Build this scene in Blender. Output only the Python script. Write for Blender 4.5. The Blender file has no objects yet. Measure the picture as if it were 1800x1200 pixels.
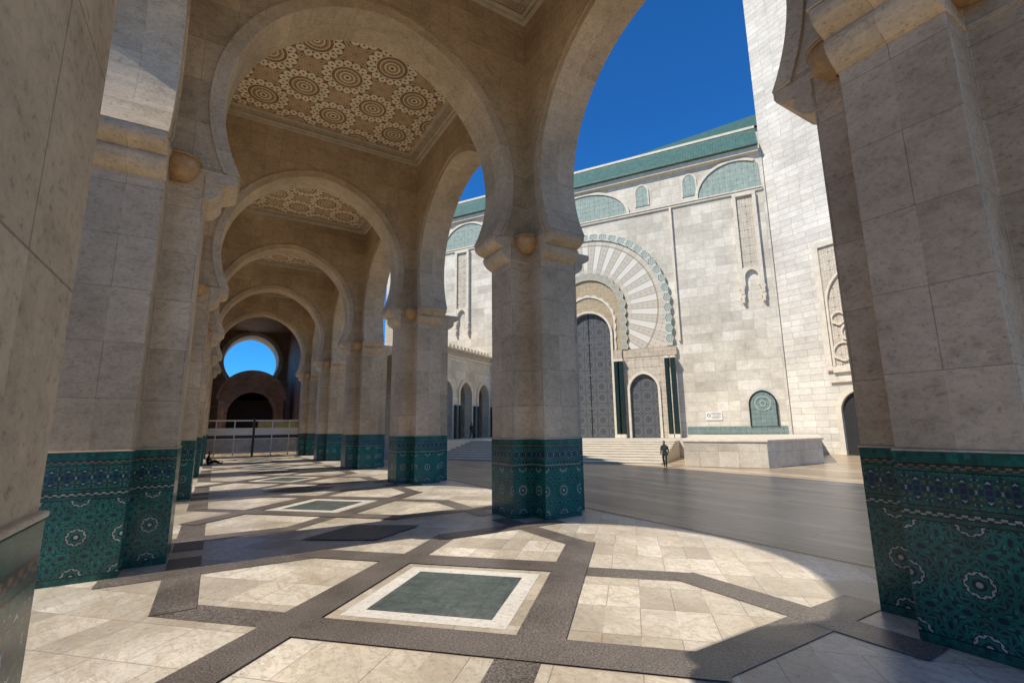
import bpy, bmesh, math, random
from mathutils import Vector, Matrix, Euler
random.seed(4)
C=bpy.context.scene.collection
D=bpy.data
pi=math.pi
# ------------------------------------------------------------------ shader helpers
class S:
    def __init__(s,nt,sock): s.nt=nt; s.k=sock
    def _m(s,op,b=None,c=None,rev=False):
        n=s.nt.nodes.new('ShaderNodeMath'); n.operation=op
        args=[s,b,c] if not rev else [b,s,c]
        for i,a in enumerate(args):
            if a is None: continue
            if isinstance(a,S): s.nt.links.new(a.k,n.inputs[i])
            else: n.inputs[i].default_value=a
        return S(s.nt,n.outputs[0])
    def __add__(s,o): return s._m('ADD',o)
    def __radd__(s,o): return s._m('ADD',o)
    def __sub__(s,o): return s._m('SUBTRACT',o)
    def __rsub__(s,o): return s._m('SUBTRACT',o,rev=True)
    def __mul__(s,o): return s._m('MULTIPLY',o)
    def __rmul__(s,o): return s._m('MULTIPLY',o)
    def __truediv__(s,o): return s._m('DIVIDE',o)
    def lt(s,o): return s._m('LESS_THAN',o)
    def gt(s,o): return s._m('GREATER_THAN',o)
    def f(s,op,b=None,c=None): return s._m(op,b,c)
def newmat(name,rough=.6,metal=0,spec=.5):
    m=D.materials.new(name); m.use_nodes=True; nt=m.node_tree
    b=nt.nodes['Principled BSDF']; b.inputs['Roughness'].default_value=rough; b.inputs['Metallic'].default_value=metal
    b.inputs['Specular IOR Level'].default_value=spec
    return m,nt,b
def uvxy(nt,rot=0):
    u=nt.nodes.new('ShaderNodeUVMap'); u.uv_map='UVMap'; k=u.outputs[0]
    if rot:
        mp=nt.nodes.new('ShaderNodeMapping'); mp.inputs['Rotation'].default_value=(0,0,rot); nt.links.new(k,mp.inputs[0]); k=mp.outputs[0]
    sp=nt.nodes.new('ShaderNodeSeparateXYZ'); nt.links.new(k,sp.inputs[0])
    return k,S(nt,sp.outputs[0]),S(nt,sp.outputs[1])
def mix(nt,fac,a,b,mode='MIX'):
    n=nt.nodes.new('ShaderNodeMix'); n.data_type='RGBA'; n.blend_type=mode
    for i,v in ((0,fac),(6,a),(7,b)):
        if isinstance(v,S): nt.links.new(v.k,n.inputs[i])
        elif isinstance(v,bpy.types.NodeSocket): nt.links.new(v,n.inputs[i])
        elif i==0: n.inputs[0].default_value=v
        else: n.inputs[i].default_value=(*v,1)
    return n.outputs[2]
def ramp(nt,fac,stops,const=False):
    n=nt.nodes.new('ShaderNodeValToRGB'); nt.links.new(fac.k if isinstance(fac,S) else fac,n.inputs[0])
    cr=n.color_ramp; cr.interpolation='CONSTANT' if const else 'LINEAR'
    while len(cr.elements)<len(stops): cr.elements.new(1)
    for e,(p,c) in zip(cr.elements,stops):
        e.position=p; e.color=(*c,1) if len(c)==3 else c
    return n.outputs[0]
def wpos(nt,scale=(1,1,1)):
    g=nt.nodes.new('ShaderNodeNewGeometry'); mp=nt.nodes.new('ShaderNodeMapping'); mp.inputs['Scale'].default_value=scale
    nt.links.new(g.outputs['Position'],mp.inputs[0]); return mp.outputs[0]
def noise(nt,vec,scale,detail=6,rough=.6,dist=0):
    n=nt.nodes.new('ShaderNodeTexNoise'); n.inputs['Scale'].default_value=scale; n.inputs['Detail'].default_value=detail
    n.inputs['Roughness'].default_value=rough; n.inputs['Distortion'].default_value=dist
    nt.links.new(vec,n.inputs['Vector']); return n.outputs[0]
def bump(nt,b,h,strength,dist=.02):
    n=nt.nodes.new('ShaderNodeBump'); n.inputs['Strength'].default_value=strength; n.inputs['Distance'].default_value=dist
    nt.links.new(h.k if isinstance(h,S) else h,n.inputs['Height']); nt.links.new(n.outputs[0],b.inputs['Normal'])
def g3(v): return (v,v,v)
def stone(name,c1,c2,bw,bh,mort=.006,rough=.6,rot=0,strata=(1,1,1.5),contrast=1.0,mc=.55,vein=None,spec=.4,offset=.5,tone=.2,ss=1.9):
    m,nt,b=newmat(name,rough,0,spec)
    k,x,y=uvxy(nt,rot)
    br=nt.nodes.new('ShaderNodeTexBrick'); nt.links.new(k,br.inputs['Vector'])
    br.offset=offset
    br.inputs['Scale'].default_value=1; br.inputs['Brick Width'].default_value=bw; br.inputs['Row Height'].default_value=bh
    br.inputs['Mortar Size'].default_value=mort; br.inputs['Mortar Smooth'].default_value=.1
    br.inputs['Color1'].default_value=(*c1,1); br.inputs['Color2'].default_value=(*c2,1)
    br.inputs['Mortar'].default_value=(*[a*mc for a in c1],1)
    iy=(y/bh).f('FLOOR'); odd=((iy*.5).f('FRACT')).gt(.25)
    ix=(x/bw+odd*offset).f('FLOOR')
    cb=nt.nodes.new('ShaderNodeCombineXYZ'); nt.links.new(ix.k,cb.inputs[0]); nt.links.new(iy.k,cb.inputs[1])
    wn_=nt.nodes.new('ShaderNodeTexWhiteNoise'); nt.links.new(cb.outputs[0],wn_.inputs['Vector'])
    c=mix(nt,1.0,br.outputs[0],ramp(nt,wn_.outputs[0],[(0,(1-tone,1-tone*1.05,1-tone*1.15)),(1,g3(1+tone*.6))]),'MULTIPLY')
    va=nt.nodes.new('ShaderNodeVectorMath'); va.operation='MULTIPLY_ADD'
    nt.links.new(wn_.outputs[1],va.inputs[0]); va.inputs[1].default_value=(7,7,7); nt.links.new(wpos(nt,strata),va.inputs[2])
    wn=noise(nt,wpos(nt,(1,1,1)),.25,3,.6,.3)
    st=noise(nt,va.outputs[0],ss,7,.78,.2)
    fine=noise(nt,wpos(nt,(1,1,1.6)),12,4,.8)
    c=mix(nt,1.0,c,ramp(nt,wn,[(.3,(1-.32*contrast,1-.35*contrast,1-.40*contrast)),(.7,g3(1.15))]),'MULTIPLY')
    c=mix(nt,1.0,c,ramp(nt,st,[(.30,(1-.32*contrast,1-.38*contrast,1-.47*contrast)),(.48,g3(.97)),(.68,(1.16,1.14,1.10))]),'MULTIPLY')
    c=mix(nt,1.0,c,ramp(nt,fine,[(.32,g3(.55)),(.43,g3(.96)),(.62,g3(1.08))]),'MULTIPLY')
    if vein:
        vn=noise(nt,va.outputs[0],1.1,5,.65,2.2)
        vv=(S(nt,vn)-.5).f('ABSOLUTE')
        c=mix(nt,ramp(nt,vv,[(0,g3(.55)),(.04,g3(0))]),c,vein)
    nt.links.new(c,b.inputs['Base Color'])
    h=S(nt,br.outputs['Fac'])*-1.0+S(nt,fine)*.5
    bump(nt,b,h,.35,.02)
    return m
def fold(nt,x,y,n,shift=0):
    r=(x*x+y*y).f('SQRT'); th=y.f('ARCTAN2',x)
    tf=(th+shift).f('PINGPONG',pi/n)
    return r,th,r*tf.f('COSINE'),r*tf.f('SINE')
def girih(nt,fx,fy,s,lw,angs=(0,.3927,.7854,1.5708)):
    line=None; ids=[]
    for a in angs:
        d=(fx*math.cos(a)+fy*math.sin(a))/s+.31
        ids.append(d.f('FLOOR')); fr=d.f('FRACT')
        e=(fr-.5).f('ABSOLUTE').gt(.5-lw)
        line=e if line is None else line.f('MAXIMUM',e)
    cb=nt.nodes.new('ShaderNodeCombineXYZ')
    for i in range(3): nt.links.new(ids[i].k,cb.inputs[i])
    wn=nt.nodes.new('ShaderNodeTexWhiteNoise'); wn.noise_dimensions='4D'
    nt.links.new(cb.outputs[0],wn.inputs['Vector']); nt.links.new(ids[3].k,wn.inputs['W'])
    return line,S(nt,wn.outputs[0])
PAL=[(0,(.006,.055,.038)),(.22,(.003,.018,.016)),(.42,(.008,.016,.07)),(.54,(.014,.14,.09)),(.70,(.03,.22,.15)),(.78,(.50,.48,.36)),(.87,(.28,.13,.035)),(.92,(.008,.02,.10))]
PALW=[(0,(.008,.014,.06)),(.22,(.52,.50,.39)),(.46,(.006,.07,.05)),(.60,(.008,.018,.07)),(.74,(.014,.14,.09)),(.90,(.32,.16,.05))]
def zellij():
    m,nt,b=newmat('zellij_tile_mosaic',.24)
    k,x,z=uvxy(nt)
    r,th,fx,fy=fold(nt,x.f('PINGPONG',.345),(z-.84).f('PINGPONG',.355),8)
    l1,v1=girih(nt,fx,fy,.115,.085)
    l3,v3=girih(nt,fx,fy,.0575,.09,(.3927,1.178,.7854,0))
    inner=mix(nt,l3,ramp(nt,(v1*9.7+v3*15.3).f('FRACT'),PAL,True),(.006,.04,.032))
    star=mix(nt,l1,inner,(.012,.155,.10))
    px=x.f('PINGPONG',.12); pz=(z-1.94).f('ABSOLUTE')
    r2,t2,gx,gy=fold(nt,px,pz,4)
    l2,v2=girih(nt,gx,gy,.06,.09)
    band=mix(nt,l2,ramp(nt,v2,PALW,True),(.008,.085,.06))
    cx=(x/.06).f('FLOOR'); cz=(z/.06).f('FLOOR')
    cb=nt.nodes.new('ShaderNodeCombineXYZ'); nt.links.new(cx.k,cb.inputs[0]); nt.links.new(cz.k,cb.inputs[1])
    wn=nt.nodes.new('ShaderNodeTexWhiteNoise'); nt.links.new(cb.outputs[0],wn.inputs['Vector'])
    par=((cx+cz)*.5).f('FRACT').gt(.2)
    chk=mix(nt,par,(.40,.38,.28),(.006,.05,.04))
    chk2=mix(nt,par,(.26,.14,.05),(.008,.05,.05))
    green=ramp(nt,S(nt,wn.outputs[0]),[(0,(.007,.10,.065)),(.5,(.011,.135,.09)),(.8,(.005,.065,.045))],True)
    c=mix(nt,z.gt(1.53),star,green)
    c=mix(nt,z.gt(1.59),c,chk)
    c=mix(nt,z.gt(1.66),c,green)
    c=mix(nt,z.gt(1.72),c,band)
    c=mix(nt,z.gt(2.16),c,green)
    c=mix(nt,z.gt(2.20),c,chk2)
    c=mix(nt,z.gt(2.26),c,green)
    c=mix(nt,z.lt(.13),c,green)
    for zz in (.13,1.53,1.59,1.66,1.72,2.16,2.26):
        c=mix(nt,(z-zz).f('ABSOLUTE').lt(.009),c,(.003,.016,.014))
    n=noise(nt,wpos(nt),3,4,.6)
    c=mix(nt,1.0,c,ramp(nt,n,[(.3,g3(.6)),(.7,g3(1.2))]),'MULTIPLY')
    nt.links.new(c,b.inputs['Base Color'])
    gx_=((x/.06).f('FRACT')-.5).f('ABSOLUTE').gt(.465); gz_=((z/.06).f('FRACT')-.5).f('ABSOLUTE').gt(.465)
    bump(nt,b,S(nt,n)*.6-gx_.f('MAXIMUM',gz_)*.4,.3,.01)
    return m
def ceilmat():
    m,nt,b=newmat('painted_carved_plaster',.6)
    k,x,y=uvxy(nt,pi/4)
    s=2.18
    cx=(((x/s)+.5).f('FRACT')-.5)*s; cy=(((y/s)+.5).f('FRACT')-.5)*s
    r,th,fx,fy=fold(nt,cx,cy,16)
    l1,v1=girih(nt,fx,fy,.09,.13)
    brown=(.30,.155,.07); cream=(.90,.77,.54); dk=(.17,.08,.035)
    disc=mix(nt,l1,ramp(nt,v1,[(0,brown),(.5,dk),(.7,(.38,.21,.10))],True),(.54,.37,.21))
    for rr,w in ((.12,.03),(.30,.025),(.50,.02),(.68,.02)):
        disc=mix(nt,(r-rr).f('ABSOLUTE').lt(w),disc,cream)
    disc=mix(nt,r.lt(.07),disc,dk)
    disc=mix(nt,(r-.59).f('ABSOLUTE').lt(.05),disc,brown)
    ax=th/(2*pi)*16; la=((ax.f('FRACT')-.5)*(2*pi/16))*.88; lr=r-.88
    q=(la*la+lr*lr*.8).f('SQRT')
    lob=mix(nt,q.lt(.168),dk,cream); lob=mix(nt,q.lt(.05),lob,brown)
    r2,t2,hx,hy=fold(nt,(((x/.545)+.5).f('FRACT')-.5)*.545,(((y/.545)+.5).f('FRACT')-.5)*.545,4)
    l2,v2=girih(nt,hx,hy,.10,.13)
    bg=mix(nt,l2,ramp(nt,v2,[(0,brown),(.4,(.40,.22,.105)),(.75,dk)],True),(.66,.48,.29))
    c=mix(nt,r.lt(1.07),bg,lob); c=mix(nt,r.lt(.70),c,disc)
    n=noise(nt,wpos(nt),1.5,4,.6)
    c=mix(nt,1.0,c,ramp(nt,n,[(.3,g3(.85)),(.7,g3(1.1))]),'MULTIPLY')
    nt.links.new(c,b.inputs['Base Color'])
    return m
def carved(name,hi,lo,sc=.35,green=0):
    m,nt,b=newmat(name,.65)
    k,x,y=uvxy(nt)
    px=x.f('PINGPONG',sc); py=y.f('PINGPONG',sc)
    r,th,fx,fy=fold(nt,px,py,4)
    l,v=girih(nt,fx,fy,sc*.36,.14)
    c=mix(nt,l,ramp(nt,v,[(0,lo),(.5,[a*.55+b_*.45 for a,b_ in zip(lo,hi)]),(.8,hi)],True),hi)
    n=noise(nt,wpos(nt),2,4,.7)
    c=mix(nt,1.0,c,ramp(nt,n,[(.3,g3(.75)),(.7,g3(1.12))]),'MULTIPLY')
    nt.links.new(c,b.inputs['Base Color']); bump(nt,b,l,.8,.06)
    return m
def plain(name,c,rough=.6,metal=0,var=.2,sc=2.0):
    m,nt,b=newmat(name,rough,metal)
    n=noise(nt,wpos(nt),sc,5,.65)
    k=ramp(nt,n,[(.3,[a*(1-var) for a in c]),(.7,[min(1,a*(1+var)) for a in c])])
    nt.links.new(k,b.inputs['Base Color']); bump(nt,b,n,.15,.01)
    return m
def rays():
    m,nt,b=newmat('radiating_voussoir_stone',.6)
    k,x,y=uvxy(nt)
    r=(x*x+y*y).f('SQRT'); th=y.f('ARCTAN2',x)
    t=(th/pi*15+.5)
    fr=t.f('FRACT')
    st=(fr-.5).f('ABSOLUTE').lt(.26)
    px=(r/.6).f('PINGPONG',.5); py=(fr*4).f('PINGPONG',.5)
    rr,tt,fx,fy=fold(nt,px,py,4); l,v=girih(nt,fx,fy,.24,.16)
    cv=mix(nt,l,ramp(nt,v,[(0,(.29,.22,.13)),(.5,(.43,.345,.225)),(.8,(.55,.46,.33))],True),(.62,.545,.41))
    c=mix(nt,st,(.66,.60,.48),cv)
    edge=((fr-.5).f('ABSOLUTE')-.26).f('ABSOLUTE').lt(.022)
    c=mix(nt,edge,c,(.42,.34,.23))
    c=mix(nt,(r-8.35).f('ABSOLUTE').lt(.08),c,(.36,.28,.17))
    c=mix(nt,r.gt(8.43),c,cv); c=mix(nt,r.lt(5.35),c,cv)
    nt.links.new(c,b.inputs['Base Color']); bump(nt,b,l*st+edge*.5,.8,.07)
    return m
def scallop(name,r0,r1,n,cols):
    m,nt,b=newmat(name,.45)
    k,x,y=uvxy(nt)
    r=(x*x+y*y).f('SQRT'); th=y.f('ARCTAN2',x); rm=(r0+r1)/2
    low=y.lt(0.0)
    ang=(th/(2*pi)*n)*(1.0-low)+(y/(2*pi*rm)*n)*low
    ra=r*(1.0-low)+x.f('ABSOLUTE')*low
    la=(ang.f('FRACT')-.5)*(2*pi/n)*rm; lr=ra-rm
    q=(la*la+lr*lr).f('SQRT')/((r1-r0)/2)
    q2=q+((lr.f('ARCTAN2',la))*6).f('COSINE')*.12
    c=ramp(nt,q2,cols,True)
    nt.links.new(c,b.inputs['Base Color']); bump(nt,b,q2,.4,.04)
    return m
def roofmat():
    m,nt,b=newmat('green_glazed_roof_tile',.55)
    k,x,y=uvxy(nt)
    w=((x/.30).f('FRACT')-.5).f('ABSOLUTE')
    rw=((y/.5).f('FRACT'))
    n=noise(nt,wpos(nt),2.0,6,.8)
    c=ramp(nt,n,[(.3,(.035,.085,.06)),(.5,(.06,.135,.10)),(.7,(.12,.21,.165))])
    c=mix(nt,w.gt(.40)*.45,c,(.015,.045,.033)); c=mix(nt,rw.lt(.12)*.5,c,(.02,.06,.045))
    nt.links.new(c,b.inputs['Base Color']); bump(nt,b,w*-1.0,.3,.04)
    return m
def doormat(name='dark_patterned_metal'):
    m,nt,b=newmat(name,.7,0,.25)
    k,x,y=uvxy(nt)
    cx=((x/1.3+.5).f('FRACT')-.5)*1.3; cy=((y/1.3+.5).f('FRACT')-.5)*1.3
    r,th,fx,fy=fold(nt,cx,cy,8); l,v=girih(nt,fx,fy,.2,.12)
    c=mix(nt,l,ramp(nt,v,[(0,(.035,.036,.036)),(.5,(.052,.053,.053)),(.85,(.075,.076,.075))],True),(.115,.116,.113))
    c=mix(nt,(r-.5).f('ABSOLUTE').lt(.03),c,(.135,.136,.132))
    c=mix(nt,x.f('ABSOLUTE').lt(.07),c,(.01,.01,.012))
    c=mix(nt,((y/3.9).f('FRACT')).lt(.06),c,(.11,.11,.11))
    nt.links.new(c,b.inputs['Base Color']); bump(nt,b,l,.6,.03)
    return m
def granite():
    m,nt,b=newmat('speckled_grey_granite',.3)
    n=noise(nt,wpos(nt),38,3,.8); n2=noise(nt,wpos(nt),.8,5,.6)
    c=ramp(nt,n,[(.36,(.035,.028,.022)),(.47,(.14,.113,.09)),(.56,(.18,.148,.118)),(.66,(.36,.31,.26))])
    c=mix(nt,1.0,c,ramp(nt,n2,[(.3,g3(.7)),(.7,g3(1.15))]),'MULTIPLY')
    nt.links.new(c,b.inputs['Base Color'])
    r=ramp(nt,n2,[(.3,g3(.25)),(.7,g3(.5))]); nt.links.new(r,b.inputs['Roughness'])
    return m
def slate():
    m,nt,b=newmat('dark_green_slate_tile',.4)
    k,x,y=uvxy(nt,pi/4)
    br=nt.nodes.new('ShaderNodeTexBrick'); nt.links.new(k,br.inputs['Vector']); br.offset=0
    br.inputs['Scale'].default_value=1; br.inputs['Brick Width'].default_value=.41; br.inputs['Row Height'].default_value=.41; br.inputs['Mortar Size'].default_value=.004
    br.inputs['Color1'].default_value=(.085,.102,.088,1); br.inputs['Color2'].default_value=(.105,.122,.104,1); br.inputs['Mortar'].default_value=(.045,.054,.048,1)
    n=noise(nt,wpos(nt),4,6,.78,1.5)
    c=mix(nt,1.0,br.outputs[0],ramp(nt,n,[(.3,g3(.45)),(.58,g3(1.15)),(.75,g3(2.0))]),'MULTIPLY')
    nt.links.new(c,b.inputs['Base Color']); return m
M={}
M['wall']=stone('travertine_block_wall',(.61,.470,.310),(.55,.42,.27),1.36,1.16,.006,contrast=.85,mc=.5,tone=.15,ss=2.6)
M['trim']=stone('travertine_trim',(.65,.51,.345),(.60,.465,.31),2.3,1.4,.005,contrast=.75,mc=.6,tone=.12,ss=2.6)
M['facade']=stone('pale_travertine_facade',(.66,.595,.475),(.60,.535,.415),2.1,1.05,.014,contrast=.55,mc=.6,tone=.16,ss=1.2)
M['minaret']=stone('pale_marble_minaret',(.67,.61,.505),(.62,.56,.455),2.4,.62,.02,contrast=.35,mc=.55,tone=.10,ss=1.2)
M['step']=plain('pale_stone_steps',(.60,.53,.41),.5,0,.12,1.2)
M['trimf']=plain('pale_stone_trim',(.65,.565,.42),.6,0,.15)
M['floor']=stone('cream_marble_paving',(.76,.68,.55),(.60,.515,.39),1.04,1.04,.007,.3,rot=pi/4,strata=(1.2,.6,1),contrast=.8,vein=(.44,.33,.21),offset=.5,tone=.26,mc=.4,ss=1.2)
M['yard']=stone('travertine_courtyard_paving',(.56,.435,.29),(.42,.32,.205),7.0,.42,.012,.3,rot=pi/2,strata=(1.6,.5,1),contrast=.7,tone=.30,mc=.4,ss=1.0)
M['white']=stone('white_marble_border',(.76,.70,.59),(.74,.68,.57),3.2,1.0,.003,.3,rot=pi/4,contrast=.3,mc=.7,tone=.04)
M['zel']=zellij(); M['ceil']=ceilmat(); M['gran']=granite(); M['slate']=slate()
M['carv']=carved('carved_cream_plaster',(.66,.56,.41),(.24,.165,.095),.45)
M['carvs']=carved('fine_carved_stucco',(.64,.52,.36),(.24,.16,.09),.25)
M['gcarv']=carved('green_white_lace_mosaic',(.40,.46,.37),(.03,.15,.105),.3)
M['fount']=carved('blue_green_star_mosaic',(.24,.30,.25),(.006,.07,.11),.24)
M['rays']=rays()
M['ringA']=scallop('green_lobed_mosaic_ring',9.0,9.9,50,[(0,(.5,.44,.32)),(.3,(.08,.19,.14)),(.5,(.58,.52,.41)),(.72,(.09,.2,.15)),(.98,(.54,.49,.38))])
M['ringB']=scallop('polychrome_lobed_mosaic_ring',3.9,4.7,26,[(0,(.36,.18,.07)),(.3,(.56,.50,.39)),(.52,(.06,.19,.14)),(.75,(.54,.48,.36)),(.98,(.40,.32,.2))])
M['gold']=carved('ochre_carved_plaster',(.58,.44,.25),(.24,.15,.065),.22)
M['door']=doormat(); M['roof']=roofmat()
M['col']=plain('dark_green_marble',(.014,.026,.021),.25,0,.6,6)
M['amber']=plain('amber_alabaster',(.46,.27,.115),.45,0,.25,6)
M['brick']=stone('dark_red_brown_stone',(.36,.235,.165),(.30,.195,.13),.8,.4,.01,contrast=.6)
M['dark']=plain('painted_opening_shade',(.02,.018,.015),.8)  # near-black colour standing in for the shade inside openings
M['wmetal']=plain('white_painted_metal',(.75,.74,.70),.4,0,.08)
M['gpanel']=plain('pale_grey_panel',(.46,.45,.42),.5,0,.25,1.5)
M['bmetal']=plain('black_painted_metal',(.03,.03,.03),.4)
M['ochre']=plain('ochre_painted_panel',(.38,.32,.12),.5)
M['cloth']=plain('dark_green_cloth',(.018,.026,.02),.85,0,.3,8)
M['clothb']=plain('black_cloth',(.012,.012,.014),.85,0,.3,8)
M['skin']=plain('skin_tone',(.28,.15,.09),.5,0,.1)
M['hair']=plain('black_hair',(.01,.008,.007),.6)
M['sign']=plain('white_marble_sign',(.74,.70,.60),.4,0,.05)
M['ink']=plain('engraved_dark_lines',(.06,.05,.04),.7)
# ------------------------------------------------------------------ mesh helpers
class MB:
    def __init__(s): s.v=[]; s.f=[]; s.uv=[]
    def add(s,pts,uv=None):
        i=len(s.v); s.v+= [tuple(p) for p in pts]; s.f.append(list(range(i,i+len(pts)))); s.uv.append(uv)
    def box(s,x0,x1,y0,y1,z0,z1):
        P=[(x0,y0,z0),(x1,y0,z0),(x1,y1,z0),(x0,y1,z0),(x0,y0,z1),(x1,y0,z1),(x1,y1,z1),(x0,y1,z1)]
        for q in ((0,3,2,1),(4,5,6,7),(0,1,5,4),(1,2,6,5),(2,3,7,6),(3,0,4,7)): s.add([P[i] for i in q])
    def prism(s,poly,z0,z1,facuv=False):
        n=len(poly)
        for i in range(n):
            a=poly[i]; b=poly[(i+1)%n]; L=math.dist(a,b)
            uv=[(-L/2,z0),(L/2,z0),(L/2,z1),(-L/2,z1)] if facuv else None
            s.add([(a[0],a[1],z0),(b[0],b[1],z0),(b[0],b[1],z1),(a[0],a[1],z1)],uv)
        s.add([(p[0],p[1],z1) for p in poly]); s.add([(p[0],p[1],z0) for p in reversed(poly)])
    def xz(s,poly,y0,y1):
        n=len(poly)
        s.add([(p[0],y0,p[1]) for p in poly]); s.add([(p[0],y1,p[1]) for p in reversed(poly)])
        for i in range(n):
            a=poly[i]; b=poly[(i+1)%n]
            s.add([(a[0],y0,a[1]),(a[0],y1,a[1]),(b[0],y1,b[1]),(b[0],y0,b[1])])
    def ribbon(s,inner,outer,y0,y1):
        n=len(inner)
        for i in range(n-1):
            a,b,c,d=inner[i],inner[i+1],outer[i+1],outer[i]
            if math.dist(a,d)<1e-5 and math.dist(b,c)<1e-5: continue
            q=[a,d,c,b]
            s.add([(p[0],y0,p[1]) for p in q]); s.add([(p[0],y1,p[1]) for p in reversed(q)])
            s.add([(a[0],y0,a[1]),(b[0],y0,b[1]),(b[0],y1,b[1]),(a[0],y1,a[1])])
            s.add([(d[0],y0,d[1]),(d[0],y1,d[1]),(c[0],y1,c[1]),(c[0],y0,c[1])])
        for i in (0,n-1):
            a,d=inner[i],outer[i]
            if math.dist(a,d)>1e-5: s.add([(a[0],y0,a[1]),(a[0],y1,a[1]),(d[0],y1,d[1]),(d[0],y0,d[1])])
    def mesh(s,name,mat,smooth=False,bevel=0):
        me=D.meshes.new(name); me.from_pydata(s.v,[],s.f); me.update()
        uvl=me.uv_layers.new(name='UVMap')
        for p,cu in zip(me.polygons,s.uv):
            n=p.normal; ax=max(range(3),key=lambda i:abs(n[i]))
            for j,li in enumerate(p.loop_indices):
                co=me.vertices[me.loops[li].vertex_index].co
                if cu: uvl.data[li].uv=cu[j]
                elif ax==2: uvl.data[li].uv=(co.x,co.y)
                elif ax==0: uvl.data[li].uv=(co.y,co.z)
                else: uvl.data[li].uv=(co.x,co.z)
            if smooth: p.use_smooth=True
        bm=bmesh.new(); bm.from_mesh(me)
        bmesh.ops.remove_doubles(bm,verts=bm.verts,dist=1e-4)
        bmesh.ops.recalc_face_normals(bm,faces=bm.faces)
        bm.to_mesh(me); bm.free()
        me.materials.append(mat); return me
def obj(name,me,parent=None,loc=(0,0,0),rotz=0,label=None,cat=None,group=None,kind=None,bevel=0):
    o=D.objects.new(name,me); C.objects.link(o); o.location=loc; o.rotation_euler=(0,0,rotz)
    if parent: o.parent=parent
    if label: o['label']=label
    if cat: o['category']=cat
    if group: o['group']=group
    if kind: o['kind']=kind
    if bevel and me:
        b=o.modifiers.new('Bevel','BEVEL'); b.width=bevel; b.segments=2; b.limit_method='ANGLE'; b.angle_limit=.6
    return o
def part(name,mb,mat,parent,loc=(0,0,0),rotz=0,bevel=0,label=None,smooth=False):
    return obj(name,mb.mesh(name,mat,smooth),parent,loc,rotz,label,bevel=bevel)
def thing(name,loc,label,cat,group=None,rotz=0): return obj(name,None,None,loc,rotz,label,cat,group)
def clone(o,loc,rotz=None,label=None):
    n=o.copy(); n.location=loc
    if rotz is not None: n.rotation_euler=(0,0,rotz)
    if label: n['label']=label
    C.objects.link(n)
    for ch in [c for c in D.objects if c.parent==o]:
        k=ch.copy(); k.parent=n; C.objects.link(k)
    return n
def prof(cx,zc,R,z0,e=0,stilt=False,n=40,grow=0,ext=None):
    """arch outline right-bottom -> top -> left-bottom"""
    def rr(t):
        c=abs(math.cos(t)); s_=math.sin(t)
        if s_<0 and stilt: return (R+grow)/max(c,1e-4)
        return -e*c+math.sqrt((R+e)**2-e*e*s_*s_)+grow
    t0=0
    if z0<zc:
        lo,hi=-pi/2+.001,0
        for _ in range(60):
            md=(lo+hi)/2
            if zc+rr(md)*math.sin(md)<z0: lo=md
            else: hi=md
        t0=(lo+hi)/2
    out=[]
    for i in range(n+1):
        t=t0+(pi-2*t0)*i/n
        out.append((cx+rr(t)*math.cos(t),zc+rr(t)*math.sin(t)))
    return out
def archwall(mb,cx,zc,R,x0,x1,z0,z1,y0,y1,e=0,stilt=False,n=40):
    ip=prof(cx,zc,R,z0,e,stilt,n)
    def inner_at(t):
        c=abs(math.cos(t)); s_=math.sin(t)
        r=(R/max(c,1e-4)) if (s_<0 and stilt) else -e*c+math.sqrt((R+e)**2-e*e*s_*s_)
        return (cx+r*math.cos(t),zc+r*math.sin(t))
    angs=[math.atan2(p[1]-zc,p[0]-cx) for p in ip]
    angs=[a if a>-pi/2 else a+2*pi for a in angs]
    for X,Z in ((x0,z0),(x1,z0),(x0,z1),(x1,z1)):
        a=math.atan2(Z-zc,X-cx); a=a if a>-pi/2 else a+2*pi
        if min(angs)<a<max(angs): angs.append(a)
    angs.sort(); I=[];O=[]
    for a in angs:
        I.append(inner_at(a)); c,s_=math.cos(a),math.sin(a); ts=[]
        if c>1e-6: ts.append((x1-cx)/c)
        if c<-1e-6: ts.append((x0-cx)/c)
        if s_>1e-6: ts.append((z1-zc)/s_)
        if s_<-1e-6: ts.append((z0-zc)/s_)
        t=min(ts); O.append((cx+t*c,zc+t*s_))
    mb.ribbon(I,O,y0,y1)
# ------------------------------------------------------------------ layout numbers
XL,W,Y0,SP,RR,WW,T=-2.11,11.64,2.40,11.58,1.405,.68,2.42
XR=XL+W; XC=(XL+XR)/2; ZS=9.2; ZC=11.25; R=4.22; E=.3; ZT=18.14
YK=[Y0+SP*i for i in range(8)]
NB=5
g=MB(); g.add([(-900,-900,0),(900,-900,0),(900,900,0),(-900,900,0)])
obj('ground',g.mesh('ground',M['yard']),kind='structure')
g=MB(); g.add([(XL-4,-14,.004),(XR+1.6,-14,.004),(XR+1.6,YK[5]+1.5,.004),(XL-4,YK[5]+1.5,.004)])
obj('pavement',g.mesh('pavement',M['floor']),kind='structure')
gr=MB(); wh=MB(); sl=MB()
def seg(mb,a,b,w,z):
    d=Vector((b[0]-a[0],b[1]-a[1])).normalized(); n=Vector((-d.y,d.x))*w/2
    mb.add([(a[0]-n.x,a[1]-n.y,z),(b[0]-n.x,b[1]-n.y,z),(b[0]+n.x,b[1]+n.y,z),(a[0]+n.x,a[1]+n.y,z)])
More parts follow.
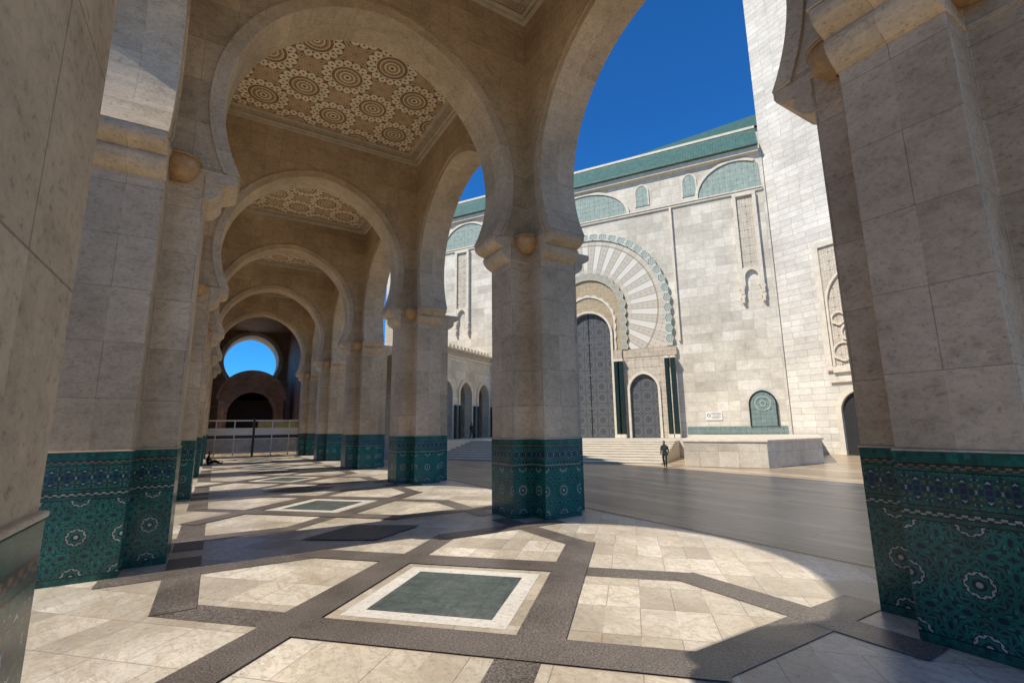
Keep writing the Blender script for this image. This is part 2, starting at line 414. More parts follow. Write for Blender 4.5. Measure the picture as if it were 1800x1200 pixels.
for k in range(-1,5):
    cx,cy=XC,Y0+SP*(k+.5)
    for z,rad,mb in ((.008,1.86,wh),(.012,1.456,sl)):
        mb.add([(cx-rad,cy,z),(cx,cy-rad,z),(cx+rad,cy,z),(cx,cy+rad,z)])
    for q in range(4):
        ca,sa=[(1,0),(0,1),(-1,0),(0,-1)][q]
        R2=lambda p:(cx+p[0]*ca-p[1]*sa, cy+p[0]*sa+p[1]*ca)
        dz=.003*(q%2)
        seg(gr,R2((.05,-2.56)),R2((4.22,1.61)),.68,.022+.002*q)
        seg(gr,R2((4.05,1.42)),R2((4.05,5.4)),.62,.012+dz)
        seg(gr,R2((2.6,-.22)),R2((4.18,-1.80)),.58,.009)
        seg(gr,R2((4.05,-1.55)),R2((4.05,-5.4)),.62,.018+dz*.5)
for k in range(0,6):
    cy=YK[k]; rad=1.15
    sl.add([(XC-rad*1.4,cy,.032),(XC,cy-rad,.032),(XC+rad*1.4,cy,.032),(XC,cy+rad,.032)])
obj('pavement_granite_bands',gr.mesh('pavement_granite_bands',M['gran']),kind='structure')
obj('pavement_marble_borders',wh.mesh('pavement_marble_borders',M['white']),kind='structure')
obj('pavement_slate_inlays',sl.mesh('pavement_slate_inlays',M['slate']),kind='structure')
dr=MB(); dr.add([(XR+1.75,-14,.006),(XR+1.83,-14,.006),(XR+1.83,70,.006),(XR+1.75,70,.006)])
obj('courtyard_drain_path',dr.mesh('drain',M['col']),kind='structure')
def cross(r,w):
    return [(-r,-w),(-w,-w),(-w,-r),(w,-r),(w,-w),(r,-w),(r,w),(w,w),(w,r),(-w,r),(-w,w),(-r,w)]
pil=thing('stone_pillar',(XL+.05,YK[0],0),'cross-shaped travertine pillar with green zellij tile base','pillar','arcade pillars')
mb=MB(); mb.prism(cross(RR,WW),T+.02,ZS); part('shaft',mb,M['wall'],pil,bevel=.025)
mb=MB(); mb.prism(cross(RR+.02,WW+.02),.004,T,True); part('tiled_base',mb,M['zel'],pil,bevel=.012)
mb=MB(); mb.prism(cross(RR+.03,WW+.03),T,T+.03); part('base_ledge',mb,M['trim'],pil,bevel=.01)
def impost():
    m=MB(); prf=[(0,8.38),(.08,8.40),(.20,8.47),(.30,8.58),(.35,8.70),(.34,8.78),(.28,8.82),(.36,8.86),(.52,8.90),(.64,8.98),(.68,9.06),(.68,ZS),(-.02,ZS),(-.02,8.38)]
    w=WW+.012
    n=len(prf)
    P=[(RR+a,z) for a,z in prf]
    m.add([(p[0],-w,p[1]) for p in P]); m.add([(p[0],w,p[1]) for p in reversed(P)])
    for i in range(n):
        a=P[i]; b=P[(i+1)%n]; m.add([(a[0],-w,a[1]),(a[0],w,a[1]),(b[0],w,b[1]),(b[0],-w,b[1])])
    for z0,z1,o in ((8.38,8.46,.028),(9.06,9.12,.02),(9.12,ZS-.003,.04)):
        m.box(WW+.001,RR+.03,-WW-o,WW+o,z0,z1)
    return m
im=impost().mesh('impost',M['trim'])
for q in range(4): obj('impost',im,pil,(0,0,0),q*pi/2,bevel=.02)
for k in range(0,6):
    for X in (XL,XR):
        if k==0 and X==XL: continue
        clone(pil,(X,YK[k],0))
def archthing(name,loc,rot,half,label,grp):
    a=thing(name,loc,label,'arch',grp,rot)
    m=MB(); archwall(m,0,ZC,R,-half,half,ZS,ZT,-WW,WW,E,n=48); part('arch_wall',m,M['wall'],a)
    m=MB(); o=prof(0,ZC,R,ZS,E,n=64,grow=.28); o=[(o[0][0],ZS)]+o[1:-1]+[(o[-1][0],ZS)]
    ii=prof(0,ZC,R,ZS,E,n=64,grow=-.03)
    m.ribbon(ii,o,-WW-.045,WW+.045); part('archivolt',m,M['trim'],a,bevel=.015)
    m=MB(); i2=prof(0,ZC,R,ZS,E,n=64,grow=.22); o2=prof(0,ZC,R,ZS,E,n=64,grow=.31)
    m.ribbon(i2,o2,-WW-.08,WW+.08); part('hood_moulding',m,M['trim'],a,bevel=.012)
    return a
lon=archthing('horseshoe_arch',(XL,YK[0]+SP/2,0),pi/2,SP/2,'travertine horseshoe arch spanning two arcade pillars','arcade arches')
for k in range(-1,NB):
    for X in (XL,XR):
        if k==0 and X==XL: continue
        clone(lon,(X,YK[0]+SP*(k+.5),0))
tr=archthing('horseshoe_arch',(XC,YK[0],0),0,W/2-WW,'travertine horseshoe arch crossing the arcade walkway','arcade arches')
for k in range(1,6): clone(tr,(XC,YK[k],0))
hx=W/2-WW; hy=SP/2-WW
ce=thing('ceiling_panel',(XC,YK[0]+SP/2,0),'carved brown and cream rosette ceiling panel between arches','ceiling','arcade ceilings')
m=MB(); m.box(-hx+.75,hx-.75,-hy+.75,hy-.75,ZT-.02,ZT+.1); part('rosette_field',m,M['ceil'],ce)
m=MB()
def frame(m,a,b,z0,z1):
    m.box(-hx+a,hx-a,-hy+a,-hy+b,z0,z1); m.box(-hx+a,hx-a,hy-b,hy-a,z0,z1)
    m.box(-hx+a,-hx+b,-hy+b,hy-b,z0,z1); m.box(hx-b,hx-a,-hy+b,hy-b,z0,z1)
frame(m,.0,.16,ZT-.24,ZT+.1); frame(m,.16,.3,ZT-.14,ZT+.1); frame(m,.62,.77,ZT-.08,ZT+.1); part('cornice_frame',m,M['trimf'],ce,bevel=.02)
m=MB(); frame(m,.3,.62,ZT-.05,ZT+.1); part('carved_border',m,M['carvs'],ce)
for k in range(1,NB): clone(ce,(XC,YK[k]+SP/2,0))
rf=thing('arcade_roof',(XC,30,0),'flat stone roof slab resting on the arcade arches','roof')
m=MB(); m.box(-W/2-.6,W/2-.5,-27.5-10,YK[5]-30+.7,ZT+.11,ZT+.3); part('roof_slab',m,M['trim'],rf)
sc=thing('wall_sconce',(0,0,0),'amber shell-shaped wall lamp fixed at the pillar corner','lamp','shell wall lamps')
m=MB(); n=24; rings=[]
for i in range(9):
    t=i/8*pi/2; rings.append((.40*math.cos(t)**.8 if i<8 else .03,-.50*math.sin(t)))
rings=[(.38,0)]+[(r_,z-.02) for r_,z in rings]
for i in range(len(rings)-1):
    for j in range(n):
        a,b=2*pi*j/n,2*pi*(j+1)/n; (r1,z1),(r2,z2)=rings[i],rings[i+1]
        m.add([(r1*math.cos(a),r1*math.sin(a),z1),(r1*math.cos(b),r1*math.sin(b),z1),(r2*math.cos(b),r2*math.sin(b),z2),(r2*math.cos(a),r2*math.sin(a),z2)])
part('shell_bowl',m,M['amber'],sc,smooth=True)
m=MB()
for j in range(n):
    a,b=2*pi*j/n,2*pi*(j+1)/n
    for (r1,z1,r2,z2) in ((.34,.0,.43,.0),(.43,0,.43,.04),(.43,.04,.34,.04),(.34,.04,.34,0)):
        m.add([(r1*math.cos(a),r1*math.sin(a),z1),(r1*math.cos(b),r1*math.sin(b),z1),(r2*math.cos(b),r2*math.sin(b),z2),(r2*math.cos(a),r2*math.sin(a),z2)])
part('rim',m,M['amber'],sc,smooth=True)
spots=[]
for k in range(0,6):
    for X,sg in ((XL,1),(XR,-1)):
        if k==0 and X==XL: continue
        if k>0: spots.append((X+sg*(WW+.20),YK[k]-WW-.20,9.2))
spots+= [(XR-WW-.20,YK[0]+WW+.20,9.2),(XR-WW-.20,YK[0]-WW-.20,9.2)]
sc.location=spots[0]
for s_ in spots[1:]: clone(sc,s_)
# ------------------------------------------------------------------ mosque facade (local x along wall, y into wall)
FR=math.atan2(-.849,.528); FP=(48.27,26.74)
XE=-52
mo=thing('mosque_building',(FP[0],FP[1],0),'tall pale travertine mosque with green tiled roof and ornate portal','building',None,FR)
m=MB(); m.box(XE,.25,0,6,0,32.6); part('wall',m,M['facade'],mo)
m=MB()
m.box(XE,-.02,-.18,0,27.7,27.95); m.box(XE,-.02,-.28,0,27.95,28.1)
m.box(XE,-.02,-.2,0,31.95,32.1); m.box(XE,-.02,-.5,0,32.1,32.7)
for s_ in (9.6,30.4): m.box(-s_-.12,-s_+.12,-.3,0,12.,27.7)
part('cornice',m,M['trimf'],mo,bevel=.02)
m=MB()
m.add([(XE,-.9,32.72),(0,-.9,32.72),(0,2.6,36.6),(XE,2.6,36.6)]); m.add([(XE,-.9,32.72),(XE,-.9,32.95),(0,-.9,32.95),(0,-.9,32.72)])
m.add([(XE,-.9,32.72),(0,-.9,32.72),(0,0,32.72),(XE,0,32.72)]); m.add([(XE,2.6,36.6),(0,2.6,36.6),(0,6,36.6),(XE,6,36.6)])
part('roof',m,M['roof'],mo)
m=MB(); m.box(XE,-.02,2.45,2.8,36.55,36.85); part('roof_ridge',m,M['trimf'],mo)
m=MB(); A=[(-17.5,15,44.2),(30,15,44.2),(30,50,44.2),(-17.5,50,44.2)]; Rg=[(5,28,54.2),(14,28,54.2)]
m.add([A[0],A[1],Rg[1],Rg[0]]); m.add([A[1],A[2],Rg[1]]); m.add([A[2],A[3],Rg[0],Rg[1]]); m.add([A[3],A[0],Rg[0]])
part('upper_roof',m,M['roof'],mo)
m=MB(); m.box(-17,29.5,15.5,49.5,32.6,44.19); part('upper_wall',m,M['facade'],mo)
def bow(cx,z0,hw,hh,n=24): return [(cx+hw*math.cos(pi*i/n),z0+hh*math.sin(pi*i/n)) for i in range(n+1)]
for cx,hw,hh in ((-2.6,3.9,3.5),(-20,5.4,3.5),(-37.4,3.9,3.5)):
    P=bow(cx,28.12,hw,hh); Q=bow(cx,28.12,hw+.3,hh+.28)
    if cx>-3:
        P=[(min(x,-.1),z) for x,z in P]; Q=[(min(x,-.05),z) for x,z in Q]
    m=MB(); m.xz(bow(cx,28.12,hw,hh) if cx<-3 else [p for p in P if p[0]<-.11]+[(-.1,28.12)],-.08,0); part('blind_arch',m,M['gcarv'],mo)
    m=MB(); m.ribbon([p for p,q in zip(P,Q) if q[0]<-.06],[q for q in Q if q[0]<-.06],-.22,0); part('arch_moulding',m,M['trimf'],mo)
for cx in (-7.35,-12.75,-27.25,-32.65):
    P=[(cx+.7,28.7),(cx+.7,30.3)]+[(cx+.7*math.cos(t*pi/12),30.3+1.0*math.sin(t*pi/12)) for t in range(1,12)]+[(cx-.7,30.3),(cx-.7,28.7)]
    m=MB(); m.xz(P,-.08,0); part('lancet_panel',m,M['gcarv'],mo)
    Q=[(cx+(x-cx)*1.2,z if z<29 else z+.15*(z>30.4)) for x,z in P]
    m=MB(); m.ribbon(P,Q,-.12,0); part('lancet_moulding',m,M['trimf'],mo)
PX,PZ=-20,16.5
po=obj('portal',None,mo,(PX,0,PZ),0)
def pr(Rv,zb,grow=0): return prof(0,0,Rv,zb,0,True,56,grow)
m=MB(); m.ribbon(pr(4.7,-5),pr(9.0,-5),-.25,0); part('radiating_panel',m,M['rays'],po)
full=prof(0,0,9.0,-5,0,True,260); fo=[]
for i,(x,z) in enumerate(full):
    t=math.atan2(z,x); rr_=math.hypot(x,z); lob=.60+.22*abs(math.sin(t*25))
    s_=(rr_+lob)/rr_
    fo.append((x*s_, z*s_) if z>0 else (x+math.copysign(.60+.22*abs(math.sin(z*25/9.4)),x),z))
m=MB(); m.ribbon(full,fo,-.4,0); part('lobed_ring',m,M['ringA'],po)
full=prof(0,0,3.9,-5,0,True,200); fo=[]
for i,(x,z) in enumerate(full):
    t=math.atan2(z,x); rr_=math.hypot(x,z); lob=.66+.22*abs(math.sin(t*13)); s_=(rr_+lob)/rr_
    fo.append((x*s_, z*s_) if z>0 else (x+math.copysign(.66+.22*abs(math.sin(z*13/4.3)),x),z))
m=MB(); m.ribbon(full,fo,-.5,0); part('mosaic_ring',m,M['ringB'],po)
m=MB(); m.ribbon(prof(0,-3,2.75,-5,0,True,40),prof(0,0,3.9,-5,0,True,40),-.3,0); part('gilded_arch',m,M['gold'],po)
m=MB(); m.ribbon(prof(0,-3,2.75,-15,0,True,40),prof(0,-3,3.0,-15,0,True,40),-.62,0); part('door_frame',m,M['trimf'],po)
inn=prof(0,-1.6,3.15,-5,.2,True,160); fo=[]
for x,z in inn:
    t=math.atan2(z+1.6,x); lob=.16+.16*abs(math.sin(t*11)); rr_=math.hypot(x,z+1.6); s_=(rr_+lob)/rr_
    fo.append((x*s_,-1.6+(z+1.6)*s_) if z>-4.9 else (x+math.copysign(lob,x),z))
m=MB(); m.ribbon(inn,fo,-.42,-.3); part('inner_moulding',m,M['trimf'],po)
m=MB(); m.xz(prof(0,-3,2.74,-15,0,True,40),-.12,0); part('door',m,M['door'],po)
for sg in (1,-1):
    m=MB(); x0,x1=sorted((sg*3.0,sg*4.0)); m.box(x0,x1,-.55,0,-15,-5.0); part('jamb',m,M['carvs'],po)
    for cx in (3.32,3.88,8.95,9.6):
        m=MB(); n=14
        for j in range(n):
            a,b=2*pi*j/n,2*pi*(j+1)/n; r_=.26
            m.add([(sg*cx+r_*math.cos(a),-.85+r_*math.sin(a),-14.9),(sg*cx+r_*math.cos(b),-.85+r_*math.sin(b),-14.9),(sg*cx+r_*math.cos(b),-.85+r_*math.sin(b),-6.4),(sg*cx+r_*math.cos(a),-.85+r_*math.sin(a),-6.4)])
        part('column',m,M['col'],po,smooth=True)
        m=MB(); m.box(sg*cx-.27,sg*cx+.27,-1.12,0,-6.4,-6.15); part('column_capital',m,M['trimf'],po)
        m=MB(); m.box(sg*cx-.27,sg*cx+.27,-1.12,-.6,-15,-14.6); part('column_base',m,M['trimf'],po)
    x0,x1=sorted((sg*4.05,sg*8.7))
    m=MB(); archwall(m,sg*6.2,-9.7,1.62,x0,x1,-15,-6.0,-.35,0,.25,True,30); part('carved_surround',m,M['carv'],po)
    m=MB(); m.ribbon(prof(sg*6.2,-9.7,1.55,-15,.25,True,30),prof(sg*6.2,-9.7,1.82,-15,.25,True,30),-.5,-.0); part('side_arch_moulding',m,M['trimf'],po)
    m=MB(); m.xz([(a+sg*6.2,b) for a,b in prof(0,-9.7,1.54,-15,.25,True,30)],-.1,0); part('side_door',m,M['door'],po)
    m=MB(); x0,x1=sorted((sg*4.05,sg*10.0)); m.box(x0,x1,-.4,0,-6.0,-5.05); part('carved_frieze',m,M['carvs'],po)
for cx in (-1.9,-38.1):
    m=MB(); m.box(cx-.8,cx+.8,-.18,0,19.2,27.3); part('carved_panel',m,M['carv'],mo)
    m=MB()
    for x0,x1 in ((cx-1.15,cx-.8),(cx+.8,cx+1.15)): m.box(x0,x1,-.4,0,17.2,27.3)
    m.box(cx-1.15,cx+1.15,-.42,0,27.3,27.66)
    archwall(m,cx,18.2,.62,cx-.8,cx+.8,17.2,19.2,-.38,-.0,.15,True,24)
    part('carved_panel_frame',m,M['trimf'],mo,bevel=.02)
    for x0 in (cx-.97,cx+.97):
        m=MB()
        for i,(w,z0,z1) in enumerate(((.5,16.9,17.2),(.34,16.3,16.9),(.46,15.95,16.3),(.26,15.4,15.95))):
            m.box(x0-w/2,x0+w/2,-.4-.05*(i%2),0,z0,z1)
        part('bracket',m,M['trimf'],mo,bevel=.03)
m=MB(); m.box(-9.5,-.1,-.06,0,1.9,2.65); part('tiled_dado',m,M['fount'],mo)
m=MB(); m.xz(prof(-2.1,4.8,1.15,2.65,.15,True,30),-.16,0); part('mosaic_fountain',m,M['fount'],mo)
m=MB(); m.ribbon(prof(-2.1,4.8,1.15,2.65,.15,True,30),prof(-2.1,4.8,1.15,2.65,.15,True,30,grow=.14),-.22,0); part('fountain_moulding',m,M['col'],mo)
for ra,rb in ((.62,.78),(.2,.34)):
    m=MB(); m.ribbon([(-2.1+ra*math.cos(2*pi*i/32),4.9+ra*math.sin(2*pi*i/32)) for i in range(33)],[(-2.1+rb*math.cos(2*pi*i/32),4.9+rb*math.sin(2*pi*i/32)) for i in range(33)],-.2,-.1); part('fountain_roundel',m,M['gcarv'],mo)
def f2w(x,y,z): return (FP[0]+x*.528+y*.849, FP[1]-x*.849+y*.528, z)
sg_=thing('wall_plaque',f2w(-6.75,-.03,3.75),'small white engraved marble plaque on the facade wall','sign',None,FR)
m=MB(); m.box(-.8,.8,-.05,0,-.45,.45); part('plate',m,M['sign'],sg_,bevel=.01)
m=MB()
for i,(a,b) in enumerate(((-.25,.65),(-.3,.7),(-.1,.6),(-.3,.7),(-.2,.5))): m.box(a,b,-.056,-.05,.28-i*.14,.32-i*.14)
m.ribbon([(-.52+.11*math.cos(t*pi/8),.05+.11*math.sin(t*pi/8)) for t in range(17)],[(-.52+.17*math.cos(t*pi/8),.05+.17*math.sin(t*pi/8)) for t in range(17)],-.056,-.05)
part('engraving',m,M['ink'],sg_)
te=thing('terrace_stairs',(FP[0],FP[1],0),'broad stone steps rising to the mosque terrace','stairs',None,FR)
m=MB()
for i in range(9):
    y0=-18.6+i*.85; m.box(-36,-9.2,y0+.04,0,0 if i==0 else .165*i+.0,.165*(i+1)-.04); m.box(-36,-9.2,y0,0,.165*(i+1)-.04,.165*(i+1))
part('steps',m,M['step'],te)
m=MB(); m.box(-9.19,-.0,-9,0,0,1.6); part('terrace',m,M['step'],te)
pl=thing('stone_platform',(0,0,0),'low pale stone platform in front of the minaret','platform')
m=MB(); m.prism([(27.9,22.9),(30.6,18.5),(37.4,18.5),(48.2,24.2),(48.2,26.6),(43.9,33.4),(36.3,28.9)],0,1.66); part('body',m,M['facade'],pl,bevel=.03)
m=MB(); m.prism([(27.8,22.95),(30.55,18.4),(37.5,18.4),(48.25,24.1),(48.25,26.7),(43.9,33.5),(36.2,29.0)],1.66,1.82); part('coping',m,M['trimf'],pl,bevel=.03)
mi=thing('minaret',(FP[0]+.3,FP[1],0),'square pale marble minaret tower with carved panels','tower',None,-pi/2)
m=MB(); m.box(0,25,0,25,0,90); part('shaft',m,M['minaret'],mi)
m=MB(); m.box(4.6,10.4,-.1,0,8.0,19.5); part('carved_panel',m,M['carv'],mi)
m=MB()
for x0,x1,z0,z1 in ((4.05,4.6,7.6,20.05),(10.4,10.95,7.6,20.05),(4.6,10.4,19.5,20.05),(4.6,10.4,7.4,8.0)): m.box(x0,x1,-.3,0,z0,z1)
m.box(4.2,25,-.25,0,6.5,6.8)
part('panel_frame',m,M['trimf'],mi,bevel=.03)
def ringpts(cx,cz,r,n=28,l=0,k=6): return [(cx+(r+l*abs(math.sin(k*pi*i/n)))*math.cos(2*pi*i/n),cz+(r+l*abs(math.sin(k*pi*i/n)))*math.sin(2*pi*i/n)) for i in range(n+1)]
for cx,cz,rv in ((5.7,9.3,.75),(7.5,9.3,.75),(9.3,9.3,.75),(6.6,11.0,.8),(8.4,11.0,.8),(7.5,12.9,.9),(5.6,12.4,.5),(9.4,12.4,.5)):
    m=MB(); m.ribbon(ringpts(cx,cz,rv,48,.0),ringpts(cx,cz,rv+.08,48,.1),-.30,-.05); part('interlaced_roundel',m,M['trimf'],mi)
m=MB(); m.ribbon(prof(7.5,14.0,2.6,8.0,.6,True,40),prof(7.5,14.0,2.6,8.0,.6,True,40,grow=.2),-.34,-.05); part('blind_arch',m,M['trimf'],mi)
m=MB(); m.xz(prof(6.5,3.9,1.6,0.02,.2,True,30),-.05,0); part('doorway',m,M['dark'],mi)  # flat sheet on the wall; its dark colour paints the opening's shade
m=MB(); m.ribbon(prof(6.5,3.9,1.6,0.02,.2,True,30),prof(6.5,3.9,1.6,.02,.2,True,30,grow=.45),-.4,0); part('doorway_arch',m,M['trimf'],mi)
J=(FP[0]-.528*33.6,FP[1]+.849*33.6)
WA=math.atan2(.528,.849)
wi=thing('low_arcade_wing',(J[0],J[1],0),'low pale stone arcade with carved parapet beside the mosque','building',None,WA)
NW=4
m=MB(); xs=[-4.2*i for i in range(NW+1)]; WL=4.2*NW
for i in range(NW):
    x1,x0=xs[i],xs[i+1]; archwall(m,(x0+x1)/2,6.6,1.35,x0,x1,1.6,10.9,0,1.0,.3,True,30)
part('wall',m,M['facade'],wi)
for i in range(NW):
    cx=(xs[i]+xs[i+1])/2; m=MB(); m.ribbon(prof(cx,6.6,1.30,1.62,.3,True,30),prof(cx,6.6,1.30,1.62,.3,True,30,grow=.4),-.12,0.05)
    part('arch_moulding',m,M['trimf'],wi)
m=MB(); m.box(-WL,0,-.15,1.15,10.9,11.1); m.box(-WL,0,-.25,1.25,11.8,12.0); part('parapet_moulding',m,M['trimf'],wi)
m=MB(); m.box(-WL,0,-.05,1.05,11.1,11.8); part('carved_parapet',m,M['carvs'],wi)
for i in range(int(WL/.8)):
    m=MB(); m.box(-WL+i*.8,-WL+i*.8+.5,.2,.7,12.0,12.45); part('merlon',m,M['trimf'],wi)
m=MB(); m.box(-WL,0,7,7.6,1.6,10.9); m.box(-WL,0,1.0,7.6,10.4,10.88); part('rear_wall',m,M['facade'],wi)
for i in range(NW):
    cx=(xs[i]+xs[i+1])/2
    m=MB(); m.xz(prof(cx,4.6,.95,1.62,.2,True,24),6.9,7.0); part('mosaic_niche',m,M['fount'],wi)
for i in range(0,NW+1):
    for dx in (-.45,.45):
        m=MB(); m.prism([(xs[i]+dx+.16*math.cos(t*pi/6),-.3+.16*math.sin(t*pi/6)) for t in range(12)],1.62,5.4); part('column',m,M['col'],wi)
te2=thing('terrace_landing',(J[0],J[1],0),'raised stone landing under the low arcade','terrace',None,WA)
m=MB(); m.box(-WL-.5,.0,-4,9,0,1.598); part('slab',m,M['step'],te2)
# ------------------------------------------------------------------ far end hall
YE=YK[5]+WW+.02
en=thing('end_hall',(XC,0,0),'dark red-brown vaulted hall closing the arcade','building')
m=MB(); m.box(6.7,8.2,YE,104,0,24); m.box(-6.69,6.69,YE,104,20.5,24)
archwall(m,.9,15.2,4.45,-6.7,6.7,0,20.5,98,103,.3,False,40)
part('wall',m,M['brick'],en)
m=MB(); archwall(m,-68,11,5.2,-75,-62,0,20.4,0,1.2,.3,True,30); archwall(m,-86,11,5.6,-93,-75.01,0,20.4,0,1.2,.3,True,30); m.box(-104,-93.01,0,1.2,0,20.4)  # arch openings added to this wall to let sun into the hall
part('side_wall',m,M['brick'],en,(-6.71,0,0),-pi/2)
m=MB(); m.ribbon(prof(.9,15.2,4.40,11,.3,False,40),prof(.9,15.2,4.45,11,.3,False,40,grow=.6),97.8,103.2); part('arch_surround',m,M['facade'],en)  # pale stone puts the light on the far arch soffit into colour
ki=thing('domed_gateway',(XC+.7,84,0),'dark barrel-roofed gateway with arched black opening','gateway')
m=MB(); archwall(m,0,5.2,3.2,-4.4,4.4,0,7.5,0,6,.2,True,30)
m.xz([(4.4*math.cos(pi*i/24),7.5+4.2*math.sin(pi*i/24)) for i in range(25)],0,6)
part('vault',m,M['brick'],ki)
m=MB(); m.ribbon(prof(0,5.2,3.2,0,.2,True,30),prof(0,5.2,3.2,0,.2,True,30,grow=.5),-.2,0); part('arch_surround',m,M['brick'],ki)
m=MB(); m.ribbon(bow(0,7.5,4.4,4.2,30),bow(0,7.5,4.75,4.5,30),-.25,0); part('roof_moulding',m,M['brick'],ki)
m=MB(); m.box(-3.15,3.15,2.5,2.9,0,8.2); part('back_shade_panel',m,M['dark'],ki)  # black panel painting in the unlit depth behind the gateway arch
ba=thing('metal_barrier',(XC,YK[5]+2.6,0),'white metal barrier with ochre and grey panels closing the walkway','barrier')
m=MB()
for z0,z1 in ((3.85,4.0),(3.0,3.1),(2.3,2.4),(1.85,1.95),(.3,.45)): m.box(-5.6,5.6,-.05,.05,z0,z1)
for x in (-5.5,-3.7,-1.9,1.9,3.7,5.5): m.box(x-.05,x+.05,-.06,.06,0,4.0)
part('rail',m,M['wmetal'],ba)
m=MB(); m.box(-5.5,5.5,-.02,.02,2.4,3.0); part('white_panel',m,M['wmetal'],ba)
m=MB(); m.box(-5.5,5.5,-.0,.02,1.96,2.29); part('dark_band',m,M['bmetal'],ba)
m=MB(); m.box(.4,5.5,-.03,.03,3.1,3.84); part('ochre_panel',m,M['ochre'],ba)
m=MB(); m.box(-.1,.12,-.12,.12,0,4.15); part('post',m,M['bmetal'],ba)
m=MB(); m.box(-5.4,5.4,.0,.04,.46,1.84); part('lower_panel',m,M['gpanel'],ba)
bw=thing('boundary_wall',(-19,25,0),'travertine wall with green tiled dado outside the arcade','wall')
m=MB(); m.box(-.6,.6,-45,70,2.4,11); part('wall',m,M['wall'],bw)
m=MB(); m.box(-.66,.66,-45,70,0,2.4); part('tiled_dado',m,M['zel'],bw)
# ------------------------------------------------------------------ people
def person(name,loc,rotz,J_,edges,label,mat,scale=1.0):
    names=list(J_); idx={n_:i for i,n_ in enumerate(names)}
    me=D.meshes.new('body'); me.from_pydata([J_[n_][0] for n_ in names],[(idx[a],idx[b]) for a,b in edges],[]); me.update()
    root=thing(name,loc,label,'person',None,rotz); root.scale=(scale,)*3
    o=obj('body',me,root)
    sk=o.modifiers.new('Skin','SKIN'); sk.use_smooth_shade=True
    for i,n_ in enumerate(names):
        r_=J_[n_][1]; d=me.skin_vertices[0].data[i]; d.radius=(r_,r_) if not isinstance(r_,tuple) else r_; d.use_root=(i==0)
    ss=o.modifiers.new('Sub','SUBSURF'); ss.levels=2; ss.render_levels=2
    me.materials.append(mat)
    return root
def headparts(root,c,face):
    bm=bmesh.new(); bmesh.ops.create_uvsphere(bm,u_segments=16,v_segments=12,radius=1)
    for v in bm.verts: v.co=Vector((v.co.x*.078,v.co.y*.098,v.co.z*.118))
    for v in bm.verts:
        if v.co.y>.085 and abs(v.co.x)<.02 and -.04<v.co.z<.02: v.co.y+=.02
    me=D.meshes.new('head'); bm.to_mesh(me); bm.free(); me.materials.append(M['skin'])
    for p in me.polygons: p.use_smooth=True
    h=obj('head',me,root,c,face)
    bm=bmesh.new(); bmesh.ops.create_uvsphere(bm,u_segments=16,v_segments=12,radius=1)
    for v in bm.verts: v.co=Vector((v.co.x*.086,v.co.y*.106-.012,v.co.z*.124+.008))
    bmesh.ops.delete(bm,geom=[v for v in bm.verts if v.co.z<.02 and v.co.y>-.02 or v.co.z<-.07],context='VERTS')
    me=D.meshes.new('hair'); bm.to_mesh(me); bm.free(); me.materials.append(M['hair']); obj('hair',me,root,c,face)
ed=[('pelvis','belly'),('belly','chest'),('chest','neck'),('neck','skull'),('chest','ls'),('ls','le'),('le','lw'),('lw','lh'),('chest','rs'),('rs','re'),('re','rw'),('rw','rh'),
    ('pelvis','lhip'),('lhip','lk'),('lk','la'),('la','lt'),('pelvis','rhip'),('rhip','rk'),('rk','ra'),('ra','rt')]
walk={'pelvis':((0,0,.95),(.15,.11)),'belly':((0,0,1.12),(.15,.11)),'chest':((0,.01,1.34),(.17,.12)),'neck':((0,.01,1.50),.055),'skull':((0,.03,1.6),.06),
 'ls':((-.19,0,1.40),.075),'le':((-.24,-.08,1.13),.055),'lw':((-.22,.02,.89),.04),'lh':((-.21,.05,.81),.035),
 'rs':((.19,0,1.40),.075),'re':((.24,-.02,1.12),.055),'rw':((.22,.12,.90),.04),'rh':((.21,.16,.82),.035),
 'lhip':((-.10,0,.88),.10),'lk':((-.11,.14,.49),.07),'la':((-.11,.10,.08),.05),'lt':((-.12,.25,.04),.04),
 'rhip':((.10,0,.88),.10),'rk':((.11,.0,.48),.07),'ra':((.11,-.24,.13),.05),'rt':((.12,-.13,.04),.04)}
p=person('person',(26.4,23.3,0),math.radians(115),walk,ed,'walking person in dark green jacket and trousers',M['cloth'],1.0)
headparts(p,(0,.04,1.66),0)
p2=person('person',(J[0]-.849*9+.528*2.5,J[1]-.528*9-.849*2.5,1.6),math.radians(200),walk,ed,'standing person in black clothes near the low arcade',M['clothb'],1.0)
headparts(p2,(0,.04,1.66),0)
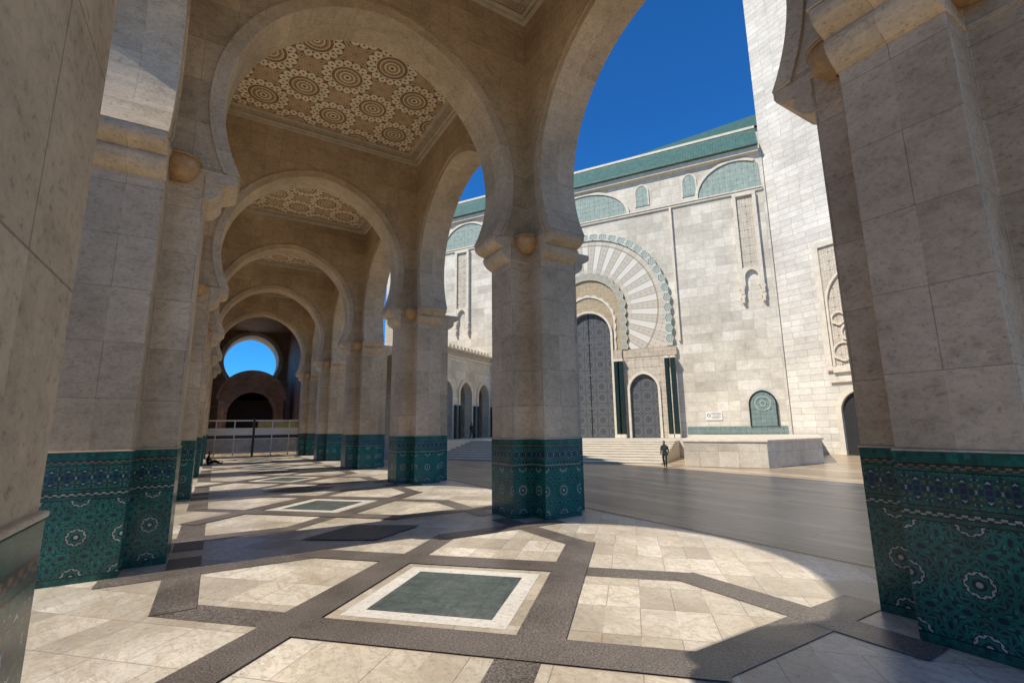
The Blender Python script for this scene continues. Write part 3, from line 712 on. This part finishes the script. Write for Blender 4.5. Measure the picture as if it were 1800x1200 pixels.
sit={'pelvis':((0,0,.13),(.17,.13)),'belly':((.02,0,.32),(.15,.12)),'chest':((.06,0,.56),(.17,.13)),'neck':((.10,0,.72),.055),'skull':((.14,0,.80),.06),
 'ls':((.07,.2,.62),.075),'le':((.16,.28,.38),.055),'lw':((.34,.2,.28),.04),'lh':((.42,.16,.26),.035),
 'rs':((.07,-.2,.62),.075),'re':((.16,-.28,.38),.055),'rw':((.34,-.2,.28),.04),'rh':((.42,-.16,.26),.035),
 'lhip':((.06,.11,.12),.11),'lk':((.50,.16,.20),.075),'la':((.92,.14,.08),.05),'lt':((1.0,.16,.2),.04),
 'rhip':((.06,-.11,.12),.11),'rk':((.48,-.12,.34),.075),'ra':((.86,-.12,.09),.05),'rt':((.98,-.12,.07),.04)}
p3=person('person',(XL+RR+.3,YK[4]-.1,.0),0,sit,ed,'person in black clothes sitting against a tiled pillar base',M['clothb'],1.15)
headparts(p3,(.14,0,.87),-pi/2)
# ------------------------------------------------------------------ camera, light, world
cam=D.cameras.new('camera'); co=D.objects.new('camera',cam); C.objects.link(co)
cam.lens=841.4/1800*36; cam.sensor_width=36; cam.clip_end=3000; cam.clip_start=.05
co.matrix_world=Matrix.Translation((0,0,2.8))@Matrix.Rotation(-.5490,4,'Z')@Matrix.Rotation(pi/2+.1775,4,'X')@Matrix.Rotation(-.0122,4,'Z')
bpy.context.scene.camera=co
EL=math.radians(48.6)
sd=D.lights.new('sun','SUN'); sd.energy=5.0; sd.angle=math.radians(.5); sd.color=(1,.95,.87)
so=D.objects.new('sun',sd); C.objects.link(so)
dirv=Vector((math.cos(EL),0,-math.sin(EL)))
so.rotation_euler=dirv.to_track_quat('-Z','Y').to_euler()
w=D.worlds.new('World'); bpy.context.scene.world=w; w.use_nodes=True; nt=w.node_tree
bg=nt.nodes['Background']; sk=nt.nodes.new('ShaderNodeTexSky'); sk.sky_type='NISHITA'; sk.sun_disc=False
sk.sun_elevation=EL; sk.sun_rotation=math.radians(-90); sk.altitude=1500; sk.ozone_density=2.5; sk.dust_density=.3; sk.air_density=1.0
c=mix(nt,1.0,sk.outputs[0],(.17,.72,1.28),'MULTIPLY')
nt.links.new(c,bg.inputs[0]); bg.inputs[1].default_value=.145
vs=bpy.context.scene.view_settings; vs.view_transform='Standard'; vs.look='None'; vs.exposure=0
